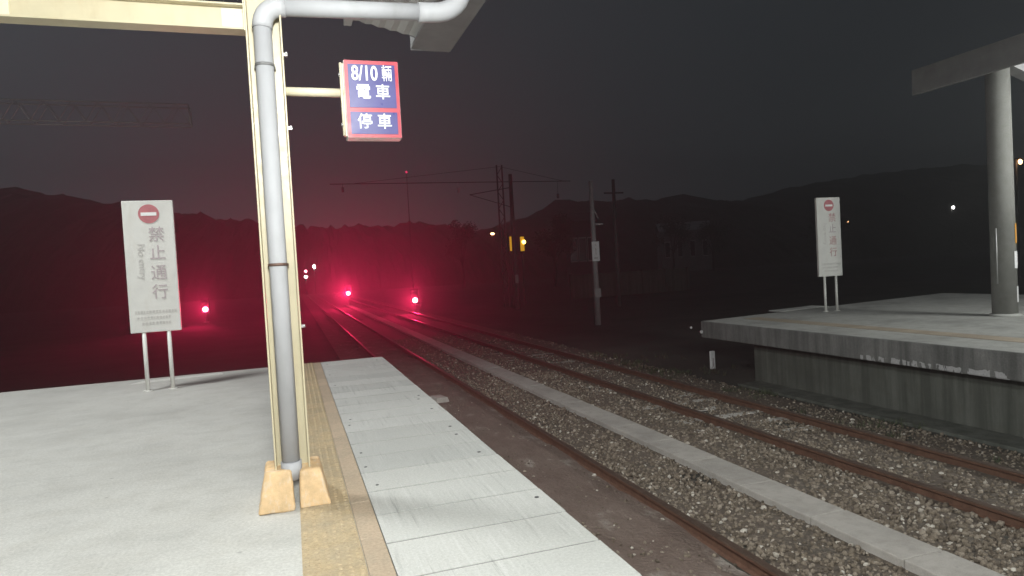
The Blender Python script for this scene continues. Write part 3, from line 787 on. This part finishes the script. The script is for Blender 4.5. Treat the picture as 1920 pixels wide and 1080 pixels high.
signal((-5.55, 49.0, -0.25), 1.0, SIG_W * 0.4, 'red signal lamp behind the platform, between the no entry board and column', 0)

# ------------------------------------------------------------------ masts, plates, gantry
def lattice(m, a, b, dz, n, r, dy=0.0):
    a = Vector(a); b = Vector(b); u = Vector((0, 0, dz)); pw = Vector((0, dy, 0))
    m.tube([a, b], r, 6); m.tube([a + u, b + u], r, 6)
    for i in range(n):
        p = a.lerp(b, i / n); q = a.lerp(b, (i + 1) / n)
        m.tube([p, q + u] if i % 2 == 0 else [p + u, q], r * 0.6, 5)
    m.tube([a, a + u], r, 6); m.tube([b, b + u], r, 6)
# distance post with white plate
t = empty('trackside_pole', (11.83, 24.7, GZ), 'grey concrete pole carrying a white plate beyond the far track', 'pole')
m = MB(); m.tube([(0, 0.12, 0), (0, 0.12, 5.9)], [0.13, 0.085], 14); m.build('shaft', M['mast_grey'], t)
m = MB(); m.tube([(0, 0.12, 4.9), (0.25, 0.12, 4.35)], 0.03, 8); m.box(-0.05, 0.45, 0.09, 0.15, 4.10, 4.16); m.build('bracket', M['mast_grey'], t)
p_m = MB(); p_m.box(-0.165, 0.165, -0.03, -0.005, 2.62, 3.42); pl = p_m.build('plate', M['notice'], t, bevel=0.01)
for (za, zb) in ((3.24, 3.33), (2.90, 3.16), (2.72, 2.78)):
    m = MB(); m.box(-0.022 if za > 2.8 else -0.09, 0.022 if za > 2.8 else 0.09, -0.033, -0.0305, za, zb); m.build('mark', M['ink_pale'], pl)
m = MB(); m.box(-0.14, 0.14, -0.02, 0.1, 1.15, 1.5); m.build('cabinet', M['mast_grey'], t)
# thin pole behind it
t = empty('trackside_pole', (17.6, 34.0, GZ), 'thin dark pole just right of the pole with the white plate', 'pole')
m = MB(); m.tube([(0, 0, 0), (0, 0, 7.2)], [0.12, 0.09], 10); m.build('shaft', M['mast_dark'], t)
m = MB(); m.box(-0.6, 0.6, -0.03, 0.03, 6.4, 6.48); m.build('crossarm', M['mast_dark'], t)
# catenary mast with a lattice arm over the tracks
t = empty('catenary_mast', (13.4, 41.8, GZ), 'dark catenary mast with a long arm over the tracks, left of the amber markers', 'mast')
m = MB()
for sx in (-0.18, 0.18):
    m.tube([(sx, 0, 0), (sx, 0, 9.3)], 0.055, 8)
for i in range(16):
    m.tube([(-0.18, 0, 0.4 + i * 0.55), (0.18, 0, 0.95 + i * 0.55)] if i % 2 else [(0.18, 0, 0.4 + i * 0.55), (-0.18, 0, 0.95 + i * 0.55)], 0.022, 5)
m.build('shaft', M['mast_dark'], t)
m = MB(); m.tube([(-10.8, 0, 8.2), (5.0, 0, 8.2)], 0.025, 6); m.tube([(0, 0, 9.2), (-9.5, 0, 8.2)], 0.012, 5); m.tube([(0, 0, 9.2), (4.5, 0, 8.2)], 0.012, 5); m.build('arm', M['mast_dark'], t)
for (xx, zz) in ((-10.05, 8.0), (-2.85, 7.85), (4.05, 7.35)):
    m = MB(); m.tube([(xx, 0, zz), (xx, 0, zz - 0.28), (xx, 0, zz - 0.3)], 0.085 if xx > -10 else 0.075, 12); m.tube([(xx, 0, zz), (xx, 0, 8.19)], 0.015, 6); m.build('insulator', M['notice'] if xx > -10 and xx < 0 else M['mast_grey'], t)
t = empty('catenary_mast', (12.98, 38.4, GZ), 'plain grey concrete catenary mast right beside the amber markers', 'mast')
m = MB(); m.tube([(0, 0, 0), (0, 0, 8.2)], [0.16, 0.11], 12); m.build('shaft', M['mast_dark'], t)
m = MB(); m.box(-0.1, 0.1, -0.2, -0.17, 1.6, 2.1); m.build('plate', M['mast_grey'], t)
m = MB(); m.tube([(0, 0, 7.4), (-2.6, 0, 7.0)], 0.025, 6); m.tube([(0, 0, 6.2), (-2.6, 0, 7.0)], 0.02, 6); m.build('bracket_arm', M['mast_dark'], t)
# faint lattice boom at upper left
t = empty('lattice_boom', (-8.4, 18.0, GZ), 'faint lattice steel boom crossing the dark sky at upper left', 'gantry')
m = MB()
for sx in (-0.2, 0.2): m.tube([(sx, 0, 0), (sx, 0, 7.2)], 0.045, 8)
for i in range(12): m.tube([(-0.2, 0, 0.3 + i * 0.55), (0.2, 0, 0.85 + i * 0.55)] if i % 2 else [(0.2, 0, 0.3 + i * 0.55), (-0.2, 0, 0.85 + i * 0.55)], 0.018, 5)
m.build('mast', M['galvanised'], t)
m = MB(); lattice(m, (0.2, 0, 6.55), (6.3, 0, 6.50), 0.47, 22, 0.016); lattice(m, (0.2, 0.4, 6.55), (6.3, 0.4, 6.50), 0.47, 22, 0.016); m.build('boom', M['galvanised'], t)
# amber reflective plates: weak glow stands in for light thrown back
for (x, yv, z, lit, lb) in ((14.15, 42.5, 3.02, 0, 'plain amber marker plate with added glow, left of the pair beside the masts'), (14.95, 42.5, 2.98, 1, 'amber marker plate with one bright glowing lamp, right of the pair')):
    t = empty('amber_marker', (x, yv, GZ), lb, 'signal')
    h = z - GZ
    m = MB(); m.tube([(0, 0.12, 0), (0, 0.12, h + 0.4)], 0.05, 8); m.build('post', M['mast_dark'], t)
    m = MB(); m.box(-0.19, 0.19, -0.03, 0.1, h - 0.62, h + 0.56); m.build('housing', M['black'], t, bevel=0.05, seg=3)
    m = MB(); m.box(-0.10 if not lit else -0.15, 0.10 if not lit else 0.13, -0.06, -0.031, h - 0.5, h + 0.46); m.build('lens', M['amber'], t, bevel=0.05, seg=3)  # plate face, glowing in place of reflected light
    if lit:
        m = MB(); m.ball((0.09, -0.10, h + 0.1), 0.14, 14, 0, (1, 0.4, 1)); m.build('bulb', M['lamp_amber'], t)

# ------------------------------------------------------------------ distant lamps
def far_lamp(x, y, z, r, mat, label, name='street_lamp', cat='lamp', sq=(1, 0.5, 1), grp=None):
    t = empty(name, (x, y, GZ), label, cat, grp)
    m = MB(); m.tube([(0, 0.1 + r, 0), (0, 0.1 + r, z - GZ + r)], 0.07, 8); m.build('post', M['mast_dark'], t)
    m = MB(); m.box(-r, r, 0.0, 0.1 + r, z - GZ + r * sq[2], z - GZ + r * sq[2] + 0.08); m.build('head', M['mast_dark'], t)
    m = MB(); m.ball((0, 0, z - GZ), r, 12, 0, sq); m.build('bulb', mat, t)
far_lamp(3.65, 110, 3.3, 0.26, M['lamp_white'], 'small white lamp far down the line just right of the column', sq=(0.8, .5, 1.25))
far_lamp(2.30, 110, 1.75, 0.25, M['lamp_white'], 'white lamp far down the line, directly under a red one', sq=(1.1, .5, 0.8))
far_lamp(2.36, 110.6, 2.65, 0.2, M['lamp_red'], 'small red lamp far down the line above a white one', 'signal_lamp', 'signal', grp='red railway signals')
far_lamp(34.0, 112, 7.5, 0.30, M['lamp_orange'], 'dim pinkish street lamp left of the amber markers', sq=(1.3, .5, 0.7))
far_lamp(118.0, 92.3, 8.0, 0.30, M['lamp_white'], 'bright white lamp before the dark hillside, above the far platform')
far_lamp(45.4, 30.8, 6.42, 0.17, M['lamp_orange'], 'orange lamp just right of the round concrete column')
far_lamp(119.5, 118.6, 7.5, 0.17, M['lamp_orange'], 'faint lamp on the hillside right of the far no entry board', sq=(1.2, .5, 0.7))
far_lamp(164.5, 131.5, 5.8, 0.2, M['lamp_white'], 'faint white lamp low on the dark slope left of the round concrete column', sq=(1.1, .5, 0.6))
t = empty('radio_mast', (19.2, 110, GZ), 'tall thin mast tipped by a tiny red warning lamp', 'mast')
m = MB(); m.tube([(0, 0, 0), (0, 0, 19.0)], [0.12, 0.05], 6); m.build('shaft', M['mast_dark'], t)
m = MB(); m.ball((0, 0, 19.25), 0.2, 10); m.build('bulb', glow('warning_red', (0.9, 0.05, 0.15), 1.2), t)

# ------------------------------------------------------------------ buildings and trees behind
def house(loc, wx, dy, ht, rz, label, wall, roof, nwin):
    t = empty('house', loc, label, 'building', None, rz)
    m = MB(); m.box(-wx / 2, wx / 2, 0, dy, 0, ht); m.build('wall', wall, t)
    m = MB(); m.prism([(-0.5, ht), (dy / 2, ht + dy * 0.22), (dy + 0.5, ht), (dy + 0.5, ht + 0.15), (dy / 2, ht + dy * 0.22 + 0.15), (-0.5, ht + 0.15)], -wx / 2 - 0.4, wx / 2 + 0.4, 'x'); m.build('roof', roof, t)
    for i in range(nwin):
        xx = -wx / 2 + wx * (i + 0.5) / nwin
        m = MB(); m.box(xx - 0.5, xx + 0.5, -0.06, -0.002, ht * 0.35, ht * 0.75); f = m.build('window', M['white_paint'], t)
        m = MB(); m.box(xx - 0.42, xx + 0.42, -0.08, -0.061, ht * 0.37, ht * 0.73); m.build('pane', M['pane'], f)
house((73, 112, GZ), 9.5, 8, 7.8, R(-25), 'house with a pale metal roof below the hill, partly behind a tree', M['house_wall'], M['house_roof'], 4)
house((36.5, 80, GZ), 3.4, 6, 8.0, R(-18), 'narrow dark house with pale window strips left of the white plate pole', M['mast_dark'], M['mast_dark'], 3)
# trackside concrete wall
t = empty('boundary_wall', (24.4, 45.0, GZ), 'long faint concrete wall beyond the tracks, right of the white plate pole', 'wall', None, R(2))
m = MB(); m.box(-5.0, 5.0, -0.1, 0.1, 0, 1.75); m.build('panel', M['wall_concrete'], t)
for i in range(6):
    m = MB(); m.box(-5.1 + i * 2.0, -4.9 + i * 2.0, -0.16, 0.16, 0, 1.82); m.build('pillar', M['wall_concrete'], t)

def tree(loc, ht, cr, label, seed):
    rr = random.Random(seed)
    t = empty('tree', loc, label, 'tree', 'dark trees below the hill')
    m = MB(); th = ht * 0.45
    m.tube([(0, 0, 0), (0.1, 0, th * 0.5), (0.0, 0.1, th)], [0.22, 0.17, 0.12], 8)
    cl = []
    for i in range(9):
        a = rr.uniform(0, 6.28); q = rr.uniform(0.3, 0.8) * cr; z = th + rr.uniform(0.05, 0.5) * ht
        e = (q * math.cos(a), q * math.sin(a), z); m.tube([(0, 0, th * rr.uniform(0.7, 1)), (e[0] * .5, e[1] * .5, (z + th) / 2), e], [0.09, 0.06, 0.02], 6); cl.append(e)
    m.build('trunk', M['bark'], t)
    vs = []; fs = []
    for e in cl + [(rr.uniform(-.4, .4) * cr, rr.uniform(-.4, .4) * cr, ht * rr.uniform(.75, .98)) for _ in range(4)]:
        s = cr * rr.uniform(0.3, 0.5)
        for _ in range(240):
            d = Vector((rr.gauss(0, 1), rr.gauss(0, 1), rr.gauss(0, .8))).normalized() * s * rr.random() ** 0.4
            p = Vector(e) + d; u = Vector((rr.gauss(0, 1), rr.gauss(0, 1), rr.gauss(0, 1))).normalized(); v = u.orthogonal().normalized(); k = rr.uniform(0.1, 0.2)
            b = len(vs); vs += [p - u * k, p + v * k * .55, p + u * k, p - v * k * .55]; fs.append((b, b + 1, b + 2, b + 3))
    m = MB(); m.v = [tuple(x) for x in vs]; m.f = [list(f) for f in fs]; m.m = [0] * len(fs); m.s = [False] * len(fs)
    me = bpy.data.meshes.new('crown'); me.from_pydata(m.v, [], m.f); me.materials.append(M['foliage'])
    o = bpy.data.objects.new('crown', me); COL.objects.link(o); o.parent = t
    return t
tree((70.5, 100, GZ), 8.3, 3.2, 'dark round tree in front of the pale roofed house', 5)
tree((60, 96, GZ), 9.0, 3.5, 'dark tree left of the pale roofed house', 6)
tree((30, 74, GZ), 8.2, 3.0, 'dark tree left of the narrow dark house', 8)
tree((24, 95, GZ), 9.5, 2.6, 'tall narrow dark tree far behind the catenary masts', 9)
tree((88, 92, GZ), 8.5, 3.6, 'dark tree right of the pale roofed house', 10)

# ------------------------------------------------------------------ haze
HAZE = 0.0042
m = MB(); m.box(-275, 475, -75, 375, GZ - 1.2, 60)
hz = m.build('haze', None); tag(hz, 'thin night haze lit by the lamps', 'haze', kind='stuff')
hm = bpy.data.materials.new('haze'); hm.use_nodes = True; nt = hm.node_tree
for n in list(nt.nodes):
    if n.type == 'BSDF_PRINCIPLED': nt.nodes.remove(n)
vol = nt.nodes.new('ShaderNodeVolumePrincipled'); vol.inputs['Color'].default_value = (0.9, 0.9, 0.9, 1)
vol.inputs['Density'].default_value = HAZE; vol.inputs['Anisotropy'].default_value = 0.72
outm = [n for n in nt.nodes if n.type == 'OUTPUT_MATERIAL'][0]
nt.links.new(vol.outputs[0], outm.inputs['Volume'])
hz.data.materials.clear(); hz.data.materials.append(hm)
